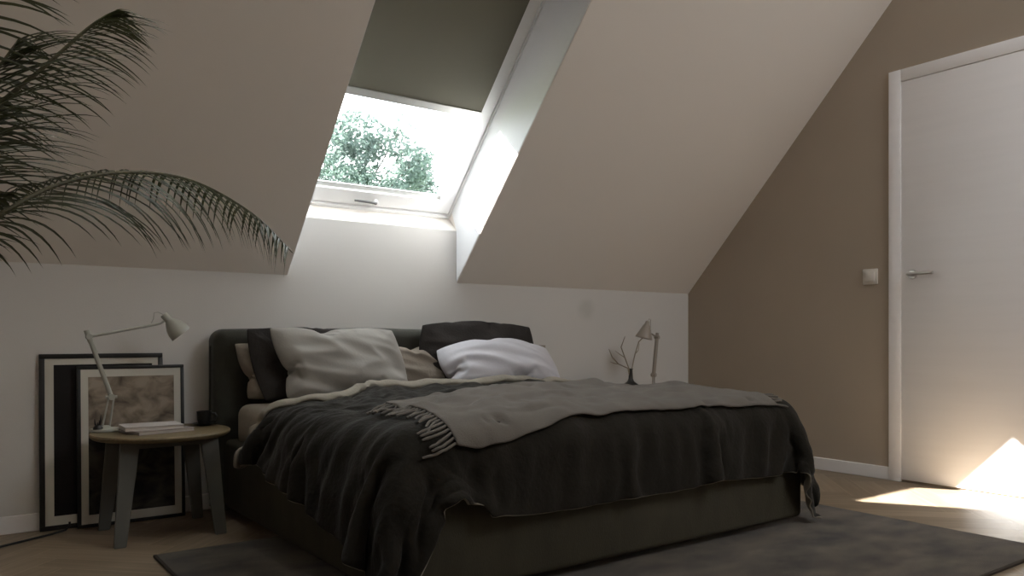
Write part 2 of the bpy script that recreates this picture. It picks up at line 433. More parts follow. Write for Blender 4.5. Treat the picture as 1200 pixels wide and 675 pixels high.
#PART2
# ------------------------------------------------------------------ rug
RX0, RX1, RY0, RY1 = -3.40, -.875, -2.41, -.665
rug = empty('area_rug', ((RX0+RX1)/2, (RY0+RY1)/2, 0), 'large dark brown mottled rug lying under the bed', 'rug')
bm = NB(); bx(bm, RX0+.008, RX1-.008, RY0+.008, RY1-.008, .001, .011, bev=.003); link('pile', bm, M['rug_pile'], rug)
bm = NB()
for a in ((RX0, RX1, RY0, RY0+.012), (RX0, RX1, RY1-.012, RY1), (RX0, RX0+.012, RY0+.012, RY1-.012), (RX1-.012, RX1, RY0+.012, RY1-.012)):
    bx(bm, a[0], a[1], a[2], a[3], .0005, .009, bev=.002)
link('binding', bm, M['rug_edge'], rug)

# ------------------------------------------------------------------ bed
BL, BR, BF = -3.02, -1.24, -1.675         # left, right and foot faces of the base
bed = empty('bed', ((BL+BR)/2, -.8, .011), 'upholstered olive double bed with padded headboard under the roof window', 'bed')
MZ = .462                                   # top of the mattress
def soft_box(x0, x1, y0, y1, z0, z1, r, seg=5):
    bm = NB(); bx(bm, x0, x1, y0, y1, z0, z1, bev=r, seg=seg); return bm
bm = soft_box(BL, BR, BF, -.16, .034, .315, .022)
base = link('bed_base', bm, M['base_cloth'], bed)
for x in (BL+.10, BR-.10):
    for y in (BF+.10, -.25):
        bm = NB(); lathe(bm, [(0, .0115), (.022, .0115), (.026, .045), (0, .045)], Matrix.Translation((x, y, 0)), 16)
        link('foot', bm, M['black_ceramic'], bed)
# headboard: one padded slab with soft rounded corners
def headboard():
    bm = NB()
    x0, x1, y0, y1, z0, z1 = -3.055, -1.385, -.165, -.016, .012, .768
    bx(bm, x0, x1, y0, y1, z0, z1, bev=.05, seg=6)
    bmesh.ops.subdivide_edges(bm, edges=[e for e in bm.edges if e.calc_length() > .5], cuts=14, use_grid_fill=True)
    for v in bm.verts:
        u = (v.co.x-x0)/(x1-x0); w = (v.co.z-z0)/(z1-z0)
        if v.co.z > .6: v.co.z += .010*math.sin(u*PI)+.003*math.sin(u*19)
        if v.co.y < -.14: v.co.y -= .012*math.sin(u*PI)*w+.004*noise.noise(Vector((v.co.x*5, 0, v.co.z*5)))
    return bm
hb = link('headboard', headboard(), M['headboard'], bed)
# flat welt seam running down the outer face
bm = NB(); tube(bm, [(-3.056, -.09, .03), (-3.056, -.09, .70)], .004, 8); link('welt', bm, M['headboard'], hb)
def mattress():
    bm = NB(); bx(bm, BL+.03, BR-.03, BF+.03, -.21, .29, MZ, bev=.045, seg=6); return bm
mt = link('mattress', mattress(), M['sheet'], bed)

# ------------------------------------------------------------------ cloth
def grid_mesh(name, nu, nv, f):
    vs = [f(i/(nu-1), j/(nv-1)) for j in range(nv) for i in range(nu)]
    fs = [(j*nu+i, j*nu+i+1, (j+1)*nu+i+1, (j+1)*nu+i) for j in range(nv-1) for i in range(nu-1)]
    me = bpy.data.meshes.new(name); me.from_pydata([tuple(v) for v in vs], [], fs); return me
def simulate(me, frames, colliders, setup, pin=None):
    o = bpy.data.objects.new('sim', me); COL.objects.link(o)
    if pin:
        g = o.vertex_groups.new(name='pin'); g.add(pin, 1, 'REPLACE')
    md = o.modifiers.new('cloth', 'CLOTH')
    s = md.settings; cs = md.collision_settings
    setup(s, cs)
    if pin: s.vertex_group_mass = 'pin'
    md.point_cache.frame_start = 1; md.point_cache.frame_end = frames
    tmp = []
    for me2 in colliders:
        c = bpy.data.objects.new('col', me2); COL.objects.link(c); cm = c.modifiers.new('col', 'COLLISION'); tmp.append(c)
        c.collision.thickness_outer = .006; c.collision.cloth_friction = 12
    SC.frame_start = 1; SC.frame_end = frames
    for fr in range(1, frames+1): SC.frame_set(fr)
    dg = bpy.context.evaluated_depsgraph_get()
    out = bpy.data.meshes.new_from_object(o.evaluated_get(dg))
    for c in tmp+[o]: bpy.data.objects.remove(c)
    SC.frame_set(1)
    return out
def box_mesh(x0, x1, y0, y1, z0, z1, r=.0, seg=3):
    bm = NB(); bx(bm, x0, x1, y0, y1, z0, z1, bev=r, seg=seg)
    me = bpy.data.meshes.new('c'); bm.to_mesh(me); bm.free(); return me

NU, NV = 100, 72
SX0, SX1, SY0, SY1 = -3.02, -1.24, -.50, -1.675
def duvet_sheet(u, v):
    # v = 0 is the turned-back edge, v = 1 the foot
    x0, x1 = SX0-.165-.115*min(1, v*1.6), SX1+.25+.03*v
    y0, y1 = SY0-.02*math.sin(u*PI)-.27*math.exp(-((u-.165)/.095)**2), SY1-.215-.06*max(0, u-.82)/.18-.20*max(0, .16-u)/.16
    x = x0+(x1-x0)*u; y = y0+(y1-y0)*v
    n = noise.noise(Vector((x*2.3, y*2.3, 1.7)))*.014+noise.noise(Vector((x*6, y*6, 4)))*.010
    return (x, y, .502+n)
PIN = []
for j in range(NV):
    for i in range(NU):
        p = duvet_sheet(i/(NU-1), j/(NV-1))
        if SX0+.12 < p[0] < SX1-.12 and p[1] > SY1+.14 and (j == 0 or (i*7+j*13) % 29 == 0): PIN.append(j*NU+i)
def setup(s, cs):
    s.quality = 7; s.mass = .35; s.tension_stiffness = 12; s.compression_stiffness = 10; s.shear_stiffness = 4; s.bending_stiffness = .35
    s.tension_damping = 8; s.compression_damping = 8; s.shear_damping = 5; s.bending_damping = .6; s.air_damping = 2
    s.shrink_min = -.07; s.shrink_max = -.05
    cs.distance_min = .010; cs.collision_quality = 3; cs.friction = 8
    cs.use_self_collision = True; cs.self_distance_min = .009; cs.self_friction = 4
cols = [box_mesh(BL-.004, BR+.004, BF-.006, -.16, .0, .315, .03), box_mesh(BL+.02, BR-.02, BF+.015, -.2, .25, MZ+.012, .06, 5), box_mesh(-5, 1, -4, .5, -.3, .012)]
dm = simulate(grid_mesh('duvet', NU, NV, duvet_sheet), 48, cols, setup, PIN)
DV = [v.co.copy() for v in dm.vertices]
# plump the top: down filling under the cloth
def plump_k(p):
    if p.z < .38: return 0
    a = min(1, (p.x-BL+.01)/.42, (BR+.01-p.x)/.60, (-p.y-.30)/.16, (p.y+1.72)/.50)
    k = max(0, a); return k*k*(3-2*k)
def plump(p):
    k = plump_k(p)
    w = k*(.032+.012*noise.noise(Vector((p.x*3.1, p.y*3.1, .3))))
    # soft ridges fanning out from the near left corner
    dx, dy = p.x+3.1, p.y+2.3
    th = math.atan2(dy, dx); r = math.hypot(dx, dy)
    w += k*.007*noise.noise(Vector((th*13, r*1.6, 2.0)))+k*.004*noise.noise(Vector((th*34, r*3, 5.0)))
    return Vector((p.x, p.y, p.z+w))
DK = [plump_k(p) for p in DV]
DV = [plump(p) for p in DV]
# filled folds: gather the hanging sides into soft vertical ridges, puff the hem
def grid_normals(P):
    N = []
    for j in range(NV):
        for i in range(NU):
            a = P[j*NU+min(i+1, NU-1)]-P[j*NU+max(i-1, 0)]; b = P[min(j+1, NV-1)*NU+i]-P[max(j-1, 0)*NU+i]
            n = b.cross(a); n = n.normalized() if n.length > 1e-9 else Vector((0, 0, 1)); N.append(n)
    return N
GN = grid_normals(DV)
if sum(n.z for n in GN) < 0: GN = [-n for n in GN]
def ridge(x): return 1-2*abs(x)
for j in range(NV):
    for i in range(NU):
        k = j*NU+i; p = DV[k]; u = i/(NU-1)*2.5; v = j/(NV-1)*1.7
        hang = min(1, max(0, (.50-p.z)/.10))
        if abs(GN[k].x) > abs(GN[k].y): c = v*1.0+.35*max(0, .5-p.z); 
        else: c = u+.25*(.5-p.z)
        f = .55*ridge(noise.noise(Vector((c*9, p.z*2.2, 1.1))))+.45*noise.noise(Vector((c*24, p.z*3.5, 6.6)))
        w = hang*.034*f+(hang*.030*(1-j/NV) if GN[k].x < -.4 else 0)
        # short creases on the top where the cloth is bunched
        top = 1-hang
        q = Vector((p.x*4.2+p.y*3.0, p.y*7.5-p.x*2.4, .7))
        w += top*(.015*ridge(noise.noise(q))-.007+.006*noise.noise(q*2.3))
        DV[k] = p+GN[k]*w
def rows(j0, j1):
    vs = [DV[j*NU+i] for j in range(j0, j1) for i in range(NU)]
    n = j1-j0
    fs = [(j*NU+i, (j+1)*NU+i, (j+1)*NU+i+1, j*NU+i+1) for j in range(n-1) for i in range(NU-1)]
    me = bpy.data.meshes.new('duvet'); me.from_pydata([tuple(v) for v in vs], [], fs); return me
duvet = link_me('duvet', rows(0, NV), [M['duvet'], M['lining']], None, True, 0)
def soften(o, thick, mo=0, off=-1, lv=1):
    s = o.modifiers.new('thick', 'SOLIDIFY'); s.thickness = thick; s.offset = off; s.material_offset = mo; s.material_offset_rim = mo; s.use_even_offset = False
    d = o.modifiers.new('sub', 'SUBSURF'); d.levels = lv; d.render_levels = lv
soften(duvet, .012, 1)
tag(duvet, 'crumpled charcoal linen duvet spread over the bed', 'duvet')
# pale lining showing where the head edge is turned back: a soft roll along that edge
def lining_roll():
    bm = NB(); rings = []
    for i in range(NU):
        p = DV[i]; q = DV[4*NU+i]
        a = DV[max(i-1, 0)]; b = DV[min(i+1, NU-1)]
        d = (q-p).normalized(); t = (b-a).normalized(); n = t.cross(-d)
        if n.z < 0 and abs(n.z) > .3: n = -n
        if p.z < .42: n = Vector((-1, 0, .15)) if p.x < -2 else Vector((1, 0, .15))
        n.normalize()
        k = DK[i]; w = 1+.45*noise.noise(Vector((i*.17, 1, 0)))+.25*noise.noise(Vector((i*.5, 4, 0)))
        wide = (.040+.014*w+.010*(1-k)); lo = -.010-.040*k
        h = .014*w
        sec = [(wide, .007), (wide*.72, .011+h*.5), (wide*.35, .010+h), (0, .008+h), (-.016*w, .002), (-.020*w, lo*.5), (-.006, lo), (.02, lo+.004), (wide*.8, -.002)]
        rings.append([bm.verts.new(p+d*u+n*v) for u, v in sec])
    m = len(rings[0])
    for r0, r1 in zip(rings, rings[1:]):
        for k in range(m): bm.faces.new((r0[k], r0[(k+1) % m], r1[(k+1) % m], r1[k]))
    bm.faces.new(rings[0]); bm.faces.new(rings[-1][::-1])
    return bm
lr = link('turned_back_lining', lining_roll(), M['lining'], duvet, True, 0)
lr.modifiers.new('sub', 'SUBSURF').render_levels = 1
tag(lr, 'pale linen lining')

# ------------------------------------------------------------------ throw
dg = bpy.context.evaluated_depsgraph_get()
DB = BVHTree.FromObject(duvet, dg)
def along(pts, t):
    pts = [Vector(p) for p in pts]; L = [0]
    for a, b in zip(pts, pts[1:]): L.append(L[-1]+(b-a).length)
    x = t*L[-1]
    for k in range(len(pts)-1):
        if x <= L[k+1] or k == len(pts)-2:
            return pts[k].lerp(pts[k+1], (x-L[k])/max(1e-9, L[k+1]-L[k]))
TF = [(-2.85, -1.672, .432), (-2.81, -1.679, .423), (-2.712, -1.679, .429), (-2.62, -1.675, .443), (-2.519, -1.665, .457), (-2.419, -1.645, .478), (-2.335, -1.632, .49), (-2.30, -1.655, .476), (-2.221, -1.645, .484), (-1.987, -1.648, .477), (-1.677, -1.65, .471), (-1.40, -1.66, .462)]
TB = [(-2.85, -1.27, .55), (-2.6, -1.20, .56), (-2.4, -1.12, .57), (-2.1, -1.0, .57), (-1.9, -1.02, .57), (-1.67, -1.05, .57), (-1.45, -1.10, .56), (-1.31, -1.20, .54)]
def on_duvet(p, off):
    h = DB.ray_cast(Vector((p.x, p.y, 1.2)), Vector((0, 0, -1)))
    if h[0] is not None and p.y > -1.60:
        loc, n = h[0], h[1]
    else:
        loc, n, _, _ = DB.find_nearest(p)
    if n.z < 0 and loc.z > .5: n = -n
    if n.y > .3: n = -n
    return loc+n*off
NS, NT = 110, 40
def throw_mesh():
    G = []
    for j in range(NT):
        t = j/(NT-1)
        for i in range(NS):
            s = i/(NS-1)
            p = along(TB, s).lerp(along(TF, s), t)
            p.y += .012*noise.noise(Vector((s*9, 3, 0)))*(1-t)
            e = min(1, 4*t, 4*(1-t), 5*s, 5*(1-s))
            # lengthwise creases of the loosely laid wool
            w = .036*max(0, ridge(noise.noise(Vector((s*3.0+t*1.2, t*4.5+s*1.5, 8.1))))-.45)+.012*noise.noise(Vector((s*8+t*4, t*11, 2.2)))
            G.append(on_duvet(p, .009+max(0, w)*(.35+.65*e)))
    # smoothing passes
    for _ in range(6):
        H = list(G)
        for j in range(NT):
            for i in range(1, NS-1):
                a = [G[j*NS+i-1], G[j*NS+i+1]]
                if 0 < j < NT-1: a += [G[(j-1)*NS+i], G[(j+1)*NS+i]]
                m = sum(a, Vector())/len(a)
                q = G[j*NS+i].lerp(m, .5)
                H[j*NS+i] = q
        G = H
    for _ in range(2):
        for k, p in enumerate(G):
            h = DB.ray_cast(Vector((p.x, p.y, 1.2)), Vector((0, 0, -1)))
            if h[0] is not None and p.y > -1.63 and p.z < h[0].z+.011: p = Vector((p.x, p.y, h[0].z+.011))
            loc, n, _, d = DB.find_nearest(p)
            if n.y > .3 and p.y < -1.6: n = -n
            sd = (p-loc).dot(n)
            if sd < .010 and n.z > -.3: p = p+n*(.010-sd)
            G[k] = p
    fs = [(j*NS+i, (j+1)*NS+i, (j+1)*NS+i+1, j*NS+i+1) for j in range(NT-1) for i in range(NS-1)]
    me = bpy.data.meshes.new('throw_blanket'); me.from_pydata([tuple(v) for v in G], [], fs); return me, G
tme, TG = throw_mesh()
throw = link_me('throw_blanket', tme, M['throw'], None, True, 0)
soften(throw, .008, 0, 1)
tag(throw, 'light grey wool throw with fringed ends lying across the duvet', 'throw blanket')
rnd = random.Random(5)
def tassels(ends, n, length, dirv):
    for k in range(n):
        t = (k+.5)/n
        p = along(ends, t)
        L = length(t)*rnd.uniform(.85, 1.1); a = rnd.uniform(-.30, .30)
        d = Vector(dirv(t)).normalized(); side = Vector((-d.y, d.x, 0))
        pts = []
        for m in range(7):
            q = p+(d+side*a*(m/6))*(L*m/6)
            pts.append(on_duvet(q, .010))
        pts[0] = p
        bm = NB(); tube(bm, pts, [.0042, .0042, .0044, .0044, .0042, .0046, .003], 7)
        link('tassel', bm, M['throw'], throw, True, 60)
LE = [TG[j*NS] for j in range(NT)]; RE = [TG[j*NS+NS-1] for j in range(NT)]
tassels(LE, 26, lambda t: .075+.055*max(0, t-.55)/.45, lambda t: (-1, -.10-.55*t, -.25*t))
tassels(RE, 24, lambda t: .06, lambda t: (1, -.15, -.2))

# ------------------------------------------------------------------ pillows
def pillow_sim(seed, w=.56, h=.38, p=2.4):
    nx, ny = 46, 32
    bm = NB(); top = {}; bot = {}
    for j in range(ny):
        for i in range(nx):
            x = (i/(nx-1)-.5)*w; y = (j/(ny-1)-.5)*h
            x, y = x*(1+.085*(1-(2*y/h)**2)), y*(1+.15*(1-(2*x/w)**2))
            e = min(i, nx-1-i, j, ny-1-j)
            z = .012*min(1, e/3)+(.006*noise.noise(Vector((x*9, y*9, seed))) if e else 0)
            top[i, j] = bm.verts.new((x, y, z)); bot[i, j] = top[i, j] if e == 0 else bm.verts.new((x, y, -z))
    for j in range(ny-1):
        for i in range(nx-1):
            bm.faces.new((top[i, j], top[i+1, j], top[i+1, j+1], top[i, j+1]))
            f = (bot[i, j], bot[i, j+1], bot[i+1, j+1], bot[i+1, j])
            bm.faces.new(f)
    me = bpy.data.meshes.new('p'); bm.to_mesh(me); bm.free()
    def st(s, cs):
        s.quality = 6; s.mass = .25; s.tension_stiffness = 22; s.compression_stiffness = 14; s.shear_stiffness = 6; s.bending_stiffness = .25
        s.tension_damping = 15; s.compression_damping = 15; s.shear_damping = 10; s.air_damping = 5
        s.use_pressure = True; s.uniform_pressure_force = p; s.effector_weights.gravity = 0; s.shrink_min = -.03; s.shrink_max = -.03
        cs.use_collision = False; cs.use_self_collision = False
    out = simulate(me, 30, [], st)
    return [v.co.copy() for v in out.vertices], [tuple(f.vertices) for f in out.polygons]
PA = pillow_sim(1.3); PB = pillow_sim(7.9, p=1.7)
def pillow(proto, label, m, c, sx, sy, sz, lean, yaw=0., roll=0., sag=0., fold=None, crease=.013, shear=0., group='pillows on the bed'):
    """c = middle of the bottom edge; lean = tilt back from upright; local x across, y up"""
    vs, fs = proto
    z0 = min(v.y for v in vs)
    R = Matrix.Rotation(yaw, 4, 'Z') @ Matrix.Rotation(PI/2-lean, 4, 'X') @ Matrix.Rotation(roll, 4, 'Z')
    w = []
    for v in vs:
        u = v.x/.28; q = (v.y-z0)/.36
        z = v.z*sz
        # filling sinks: fuller below, slack corners on top
        z *= 1.18-.36*q
        y = (v.y-z0)*sy-sag*(1-u*u)*q*.05+(.018*sag*(u**2)*q)
        if fold:
            z += fold[0]*max(0, q-fold[1])**1.5
        z += .006*noise.noise(Vector((u*2.2+c[0]*3, q*3.5, c[1]*9)))
        # long soft creases running down from one corner
        cr = noise.noise(Vector((u*1.1+q*4.2+c[0]*5, q*.8-u*.9, 3.3)))
        z += (crease*(1-2*abs(cr))-crease*.5+.005*noise.noise(Vector((u*2+q*9+c[1], q-u*1.5, 9))))*(1 if v.z > 0 else .2)*min(1, 8*q, 3.5*max(0, 1.02-q), 4*max(0, 1.0-abs(u)))
        w.append(R @ Vector((v.x*sx+shear*(.5-q), y, z)))
    off = Vector(c)
    me = bpy.data.meshes.new('pillow'); me.from_pydata([tuple(p) for p in w], [], fs)
    me.validate()
    o = link_me('pillow', me, m, None, True, 0)
    o.location = off
    d = o.modifiers.new('sub', 'SUBSURF'); d.levels = 1; d.render_levels = 1
    tag(o, label, 'pillow', group); return o
PZ = MZ+.002
pillow(PA, 'taupe pillow at the far left, wedged between headboard and dark pillow', M['pillow_taupe'], (-2.765, -.245, PZ), .76, .66, .62, .10, .04, 0, shear=.05)
pillow(PB, 'dark charcoal pillow behind the big pale pillow on the left', M['pillow_dark'], (-2.690, -.300, PZ), .84, .765, .72, .12, .02, 0, shear=.06)
pillow(PA, 'large pale grey pillow, biggest and furthest forward on the left', M['pillow_white'], (-2.585, -.405, PZ-.005), 1.04, .845, .80, .24, .03, -.03, -.15, crease=.022, shear=.06)
pillow(PA, 'small taupe pillow low in the middle of the headboard', M['pillow_taupe'], (-2.14, -.250, PZ), .72, .62, .70, .12, 0, 0)
pillow(PB, 'dark charcoal pillow leaning on the right end of the headboard', M['pillow_dark'], (-1.825, -.300, PZ), 1.12, .83, .80, .14, -.03, -.01, -.2)
pillow(PA, 'cool white pillow slumped in front of the right dark pillow', M['pillow_lavender'], (-1.79, -.47, PZ), 1.14, .72, 1.05, .62, -.10, .0, -.9)
# ------------------------------------------------------------------ bedside tables
def side_table(cx, cy, zt, label):
    t = empty('side_table', (cx, cy, 0), label, 'side table', 'round bedside tables')
    r = .245
    bm = NB(); lathe(bm, [(0, zt-.020), (r-.012, zt-.020), (r-.002, zt-.012), (r, zt-.005), (r-.003, zt), (0, zt)], Matrix.Translation((cx, cy, 0)), 56)
    link('table_top', bm, M['oak'], t)
    for sx, sy in ((-1, -1), (1, -1), (1, 1), (-1, 1)):
        # flat tapering plate leg, splayed outwards
        top = Vector((cx+sx*.135, cy+sy*.135, zt-.0202)); ft = Vector((cx+sx*.172, cy+sy*.160, 0))
        bm = NB(); wv = Vector((1, 0, 0)); dv = Vector((0, 1, 0))
        q = []
        for p, w, d in ((top, .032, .010), (ft, .020, .009)):
            q.append([bm.verts.new(p+wv*a*w+dv*b*d) for a, b in ((-1, -1), (1, -1), (1, 1), (-1, 1))])
        bm.faces.new(q[0][::-1]); bm.faces.new(q[1])
        for k in range(4): bm.faces.new((q[0][k], q[0][(k+1) % 4], q[1][(k+1) % 4], q[1][k]))
        bmesh.ops.bevel(bm, geom=list(bm.edges), offset=.0025, segments=2, affect='EDGES')
        link('leg', bm, M['grey_leg'], t)
    for sy in (-1, 1):
        bm = NB(); bx(bm, cx-.13, cx+.13, cy+sy*.135-.008, cy+sy*.135+.008, zt-.045, zt-.0205, bev=.002); link('apron_rail', bm, M['grey_leg'], t)
    return t
TZ = .384
TX, TY = -3.295, -.31
side_table(TX, TY, TZ, 'round oak-topped bedside table with grey plate legs, left of the bed')
NX, NY = -.70, -.30
side_table(NX, NY, TZ, 'round bedside table standing behind the far right side of the bed')

# ------------------------------------------------------------------ desk lamps
def lamp(base, j1, j2, j3, cap, rim, m, label, rs=.042, ra=.0085, cone=False):
    base, j1, j2, j3, cap, rim = [Vector(p) for p in (base, j1, j2, j3, cap, rim)]
    t = empty('task_lamp', base, label, 'lamp', 'bedside task lamps')
    bm = NB(); lathe(bm, [(0, 0), (.052, 0), (.055, .004), (.053, .011), (.02, .015), (.009, .022), (0, .022)], Matrix.Translation(base), 32); link('lamp_base', bm, m, t)
    ax = (j3-j2); ax.z = 0; ax.normalize()
    for s in (-1, 1):
        bm = NB(); tube(bm, [base+ax*.012*s+Vector((0, 0, .016)), j1+ax*.009*s], .0034, 8); link('support_rod', bm, m, t)
    sd = ax.cross(Vector((0, 0, 1)))
    bm = NB(); tube(bm, [j1-sd*.014, j1+sd*.014], .012, 14); tube(bm, [j1-ax*.020, j1+ax*.020], .0055, 10); link('pivot', bm, m, t)
    bm = NB(); tube(bm, [j1, j1.lerp(j2, .5), j2], [ra, ra, ra*.95], 12); link('lower_arm', bm, m, t)
    bm = NB(); tube(bm, [j2-sd*.014, j2+sd*.014], .011, 14); e = (j2-j1).normalized(); tube(bm, [j2-e*.02, j2+e*.026], .010, 12); link('elbow', bm, m, t)
    hd = (rim-cap).normalized()
    bm = NB(); k = cap+hd*.018
    tube(bm, [j2, j2.lerp(j3, .5), j3, j3.lerp(k, .35)+Vector((0, 0, -.004)), k], [.0052, .0050, .0050, .0046, .0044], 10); link('upper_arm', bm, m, t)
    L = (rim-cap).length; mx = frame_to(cap, hd)
    bm = NB()
    o = [(0, -.004), (.012, -.004), (.0145, 0), (.0145, .026), (.019, .031), (rs*.62, .040), (rs*.86, .056), (rs, .075), (rs*1.03, L)]
    if cone: o = [(0, -.003), (.008, -.003), (.011, .002), (.013, .014), (.020, .024), (rs*.62, .050), (rs*.93, .088), (rs, L-.002), (rs, L)]
    lathe(bm, o+[(r-.002, z+.0015 if z < L else z) for r, z in o[::-1] if z > .03]+[(0, .036)], mx, 32)
    sh = link('lamp_shade', bm, m, t)
    bm = NB(); lathe(bm, [(0, .037), (.009, .037), (.010, .046), (.014, .058), (.016, .067), (.012, .077), (0, .081)], mx, 18); link('bulb', bm, M['bulb'], sh)
    bm = NB(); tube(bm, [cap-hd*.004, cap-hd*.016-ax*.012, cap-hd*.012-ax*.028, j3-ax*.012+Vector((0, 0, .02)), j3-ax*.02+Vector((0, 0, .004))], .0016, 6); link('lamp_wire', bm, m, t)
    return t
lamp((-3.470, -.215, TZ), (-3.452, -.215, .512), (-3.527, -.215, .738), (-3.292, -.215, .787), (-3.266, -.215, .822), (-3.205, -.225, .748), M['lamp'], 'sage grey jointed lamp bending right over the left bedside table', .040)
lamp((-.585, -.25, TZ), (-.583, -.25, .515), (-.555, -.25, .735), (-.640, -.270, .765), (-.672, -.287, .826), (-.690, -.275, .730), M['lamp_warm'], 'warm grey upright lamp by the right wall, shade hanging down', .050, .0115, True)

# ------------------------------------------------------------------ things on the left table
def book(cx, cy, z, w, d, h, rot, cov, label):
    t = empty('magazine', (cx, cy, z), label, 'magazine', 'magazines on the bedside table')
    mx = Matrix.Translation((cx, cy, z)) @ Matrix.Rotation(rot, 4, 'Z')
    bm = NB(); bx(bm, -w/2+.002, w/2-.003, -d/2+.003, d/2-.003, .0015, h-.0015, mx); link('pages', bm, M['paper_edge'], t)
    bm = NB(); bx(bm, -w/2, w/2, -d/2, d/2, h-.0015, h, mx, bev=.0005); bx(bm, -w/2, w/2, -d/2, d/2, 0, .0015, mx, bev=.0005); bx(bm, -w/2, -w/2+.0015, -d/2, d/2, .0005, h-.0005, mx)
    link('cover', bm, cov, t)
book(-3.318, -.338, TZ+.0003, .212, .160, .013, .26, M['paper_grey'], 'grey magazine at the bottom of the pair on the bedside table')
book(-3.335, -.325, TZ+.0138, .200, .150, .014, -.02, M['paper_white'], 'pale magazine lying on top of the grey magazine')
CX, CY = -3.118, -.225
sa = NB(); lathe(sa, [(0, .0005), (.024, .0005), (.030, .003), (.045, .008), (.046, .0095), (.031, .0055), (0, .004)], Matrix.Translation((CX, CY, TZ)), 32)
tag(link('saucer', sa, M['black_ceramic']), 'small black saucer under the cup on the oak table', 'saucer')
t = empty('cup', (CX, CY, TZ+.006), 'black coffee cup standing on a black saucer', 'cup')
bm = NB(); lathe(bm, [(0, 0), (.020, 0), (.022, .002), (.026, .020), (.0285, .052), (.0265, .052), (.024, .020), (.018, .005), (0, .005)], Matrix.Translation((CX, CY, TZ+.0052)), 32)
link('cup_body', bm, M['black_ceramic'], t)
bm = NB(); b = Vector((CX+.024, CY-.006, TZ+.006)); tube(bm, [b+Vector((.002, 0, .042)), b+Vector((.016, -.004, .042)), b+Vector((.022, -.006, .03)), b+Vector((.014, -.004, .014)), b+Vector((-.001, 0, .012))], .0035, 8); link('cup_handle', bm, M['black_ceramic'], t)
# little dark vase of spiky stems
VX, VY = -3.500, -.235
t = empty('bud_vase', (VX, VY, TZ), 'tiny black bud vase holding short spiky stems at the table edge', 'vase')
bm = NB(); lathe(bm, [(0, 0), (.014, 0), (.017, .004), (.017, .018), (.012, .025), (.009, .027), (.009, .020), (0, .018)], Matrix.Translation((VX, VY, TZ)), 20); link('vase_body', bm, M['black_ceramic'], t)
for dx, h in ((-.012, .050), (-.002, .038), (.010, .066), (.004, .045)):
    bm = NB(); tube(bm, [(VX+dx*.4, VY, TZ+.019), (VX+dx*.8, VY-.002, TZ+h*.6), (VX+dx, VY-.002, TZ+h)], [.0022, .003, .0008], 6); link('stem', bm, M['black_print'], t)

# right table: bottle vase with three dry twigs
BX, BY = -.790, -.27
bm = NB(); lathe(bm, [(0, 0), (.046, 0), (.054, .012), (.060, .045), (.056, .068), (.040, .086), (.020, .100), (.013, .116), (.011, .165), (.014, .174), (.010, .173), (.007, .116), (0, .090)], Matrix.Translation((BX, BY, TZ+.0003)), 30)
tag(link('bottle_vase', bm, M['black_ceramic']), 'dark narrow-necked bottle vase beside the upright lamp', 'vase')
def twig(pts, subs, label):
    t = empty('dry_twig', pts[0], label, 'twig', 'dry twigs in the bottle vase')
    bm = NB(); tube(bm, pts, [.0034]*(len(pts)-1)+[.0018], 7); link('twig_stem', bm, M['twig'], t)
    for q in subs:
        bm = NB(); tube(bm, q, [.0026, .0022, .001], 6); link('side_shoot', bm, M['twig'], t)
V0 = (BX, BY, TZ+.12)
twig([V0, (BX+.01, BY, .56), (BX+.035, BY, .64), (BX+.055, BY-.01, .71), (BX+.09, BY-.01, .735), (BX+.13, BY-.01, .74)], [[(BX+.035, BY, .64), (BX+.06, BY, .66), (BX+.07, BY, .70)]], 'thickest dry twig, bending right under the lamp shade')
twig([(BX-.003, BY, TZ+.12), (BX-.015, BY, .56), (BX-.045, BY, .62), (BX-.075, BY, .68), (BX-.055, BY-.01, .74)], [[(BX-.045, BY, .62), (BX-.085, BY, .64), (BX-.12, BY, .66)]], 'middle dry twig, zigzagging up beside the bottle vase')
twig([(BX-.005, BY+.003, TZ+.12), (BX-.022, BY, .56), (BX-.085, BY+.01, .585), (BX-.125, BY+.02, .625), (BX-.15, BY+.02, .67)], [[(BX-.085, BY+.01, .585), (BX-.13, BY, .59), (BX-.16, BY, .60)]], 'lowest dry twig, spreading left from the bottle vase')

# ------------------------------------------------------------------ framed prints leaning on the wall
def picture(x0, x1, h, yb, lean, bar, ml, mr, mt, mb, art, label, name='picture_frame'):
    t = empty(name, ((x0+x1)/2, yb, 0), label, 'picture frame', 'framed prints leaning on the wall')
    mx = Matrix.Translation((x0, yb, .0005)) @ Matrix.Rotation(-lean, 4, 'X')
    w = x1-x0; dp = .018
    bm = NB()
    bx(bm, 0, w, 0, dp, 0, bar, mx, bev=.0015); bx(bm, 0, w, 0, dp, h-bar, h, mx, bev=.0015)
    bx(bm, 0, bar, .0001, dp-.0001, bar, h-bar, mx, bev=.001); bx(bm, w-bar, w, .0001, dp-.0001, bar, h-bar, mx, bev=.001)
    link('frame', bm, M['black_frame'], t)
    a, b, c, d = bar+ml, w-bar-mr, bar+mb, h-bar-mt
    bm = NB()
    bx(bm, bar, w-bar, .004, .006, bar, c, mx); bx(bm, bar, w-bar, .004, .006, d, h-bar, mx)
    bx(bm, bar, a, .004, .006, c, d, mx); bx(bm, b, w-bar, .004, .006, c, d, mx)
    link('mount', bm, M['mat_board'], t, smooth=False)
    # print keeps its own axes so the picture on it follows the lean
    bm = NB(); bx(bm, 0, b-a, 0, .0012, 0, d-c)
    o = link('print', bm, art, None, smooth=False)
    o.parent = t; o.matrix_parent_inverse = Matrix.Translation(t.location).inverted()
    o.matrix_basis = mx @ Matrix.Translation((a, .0062, c))
    bm = NB(); bx(bm, bar*.5, w-bar*.5, .009, .014, bar*.5, h-bar*.5, mx); link('backing', bm, M['black_frame'], t, smooth=False)
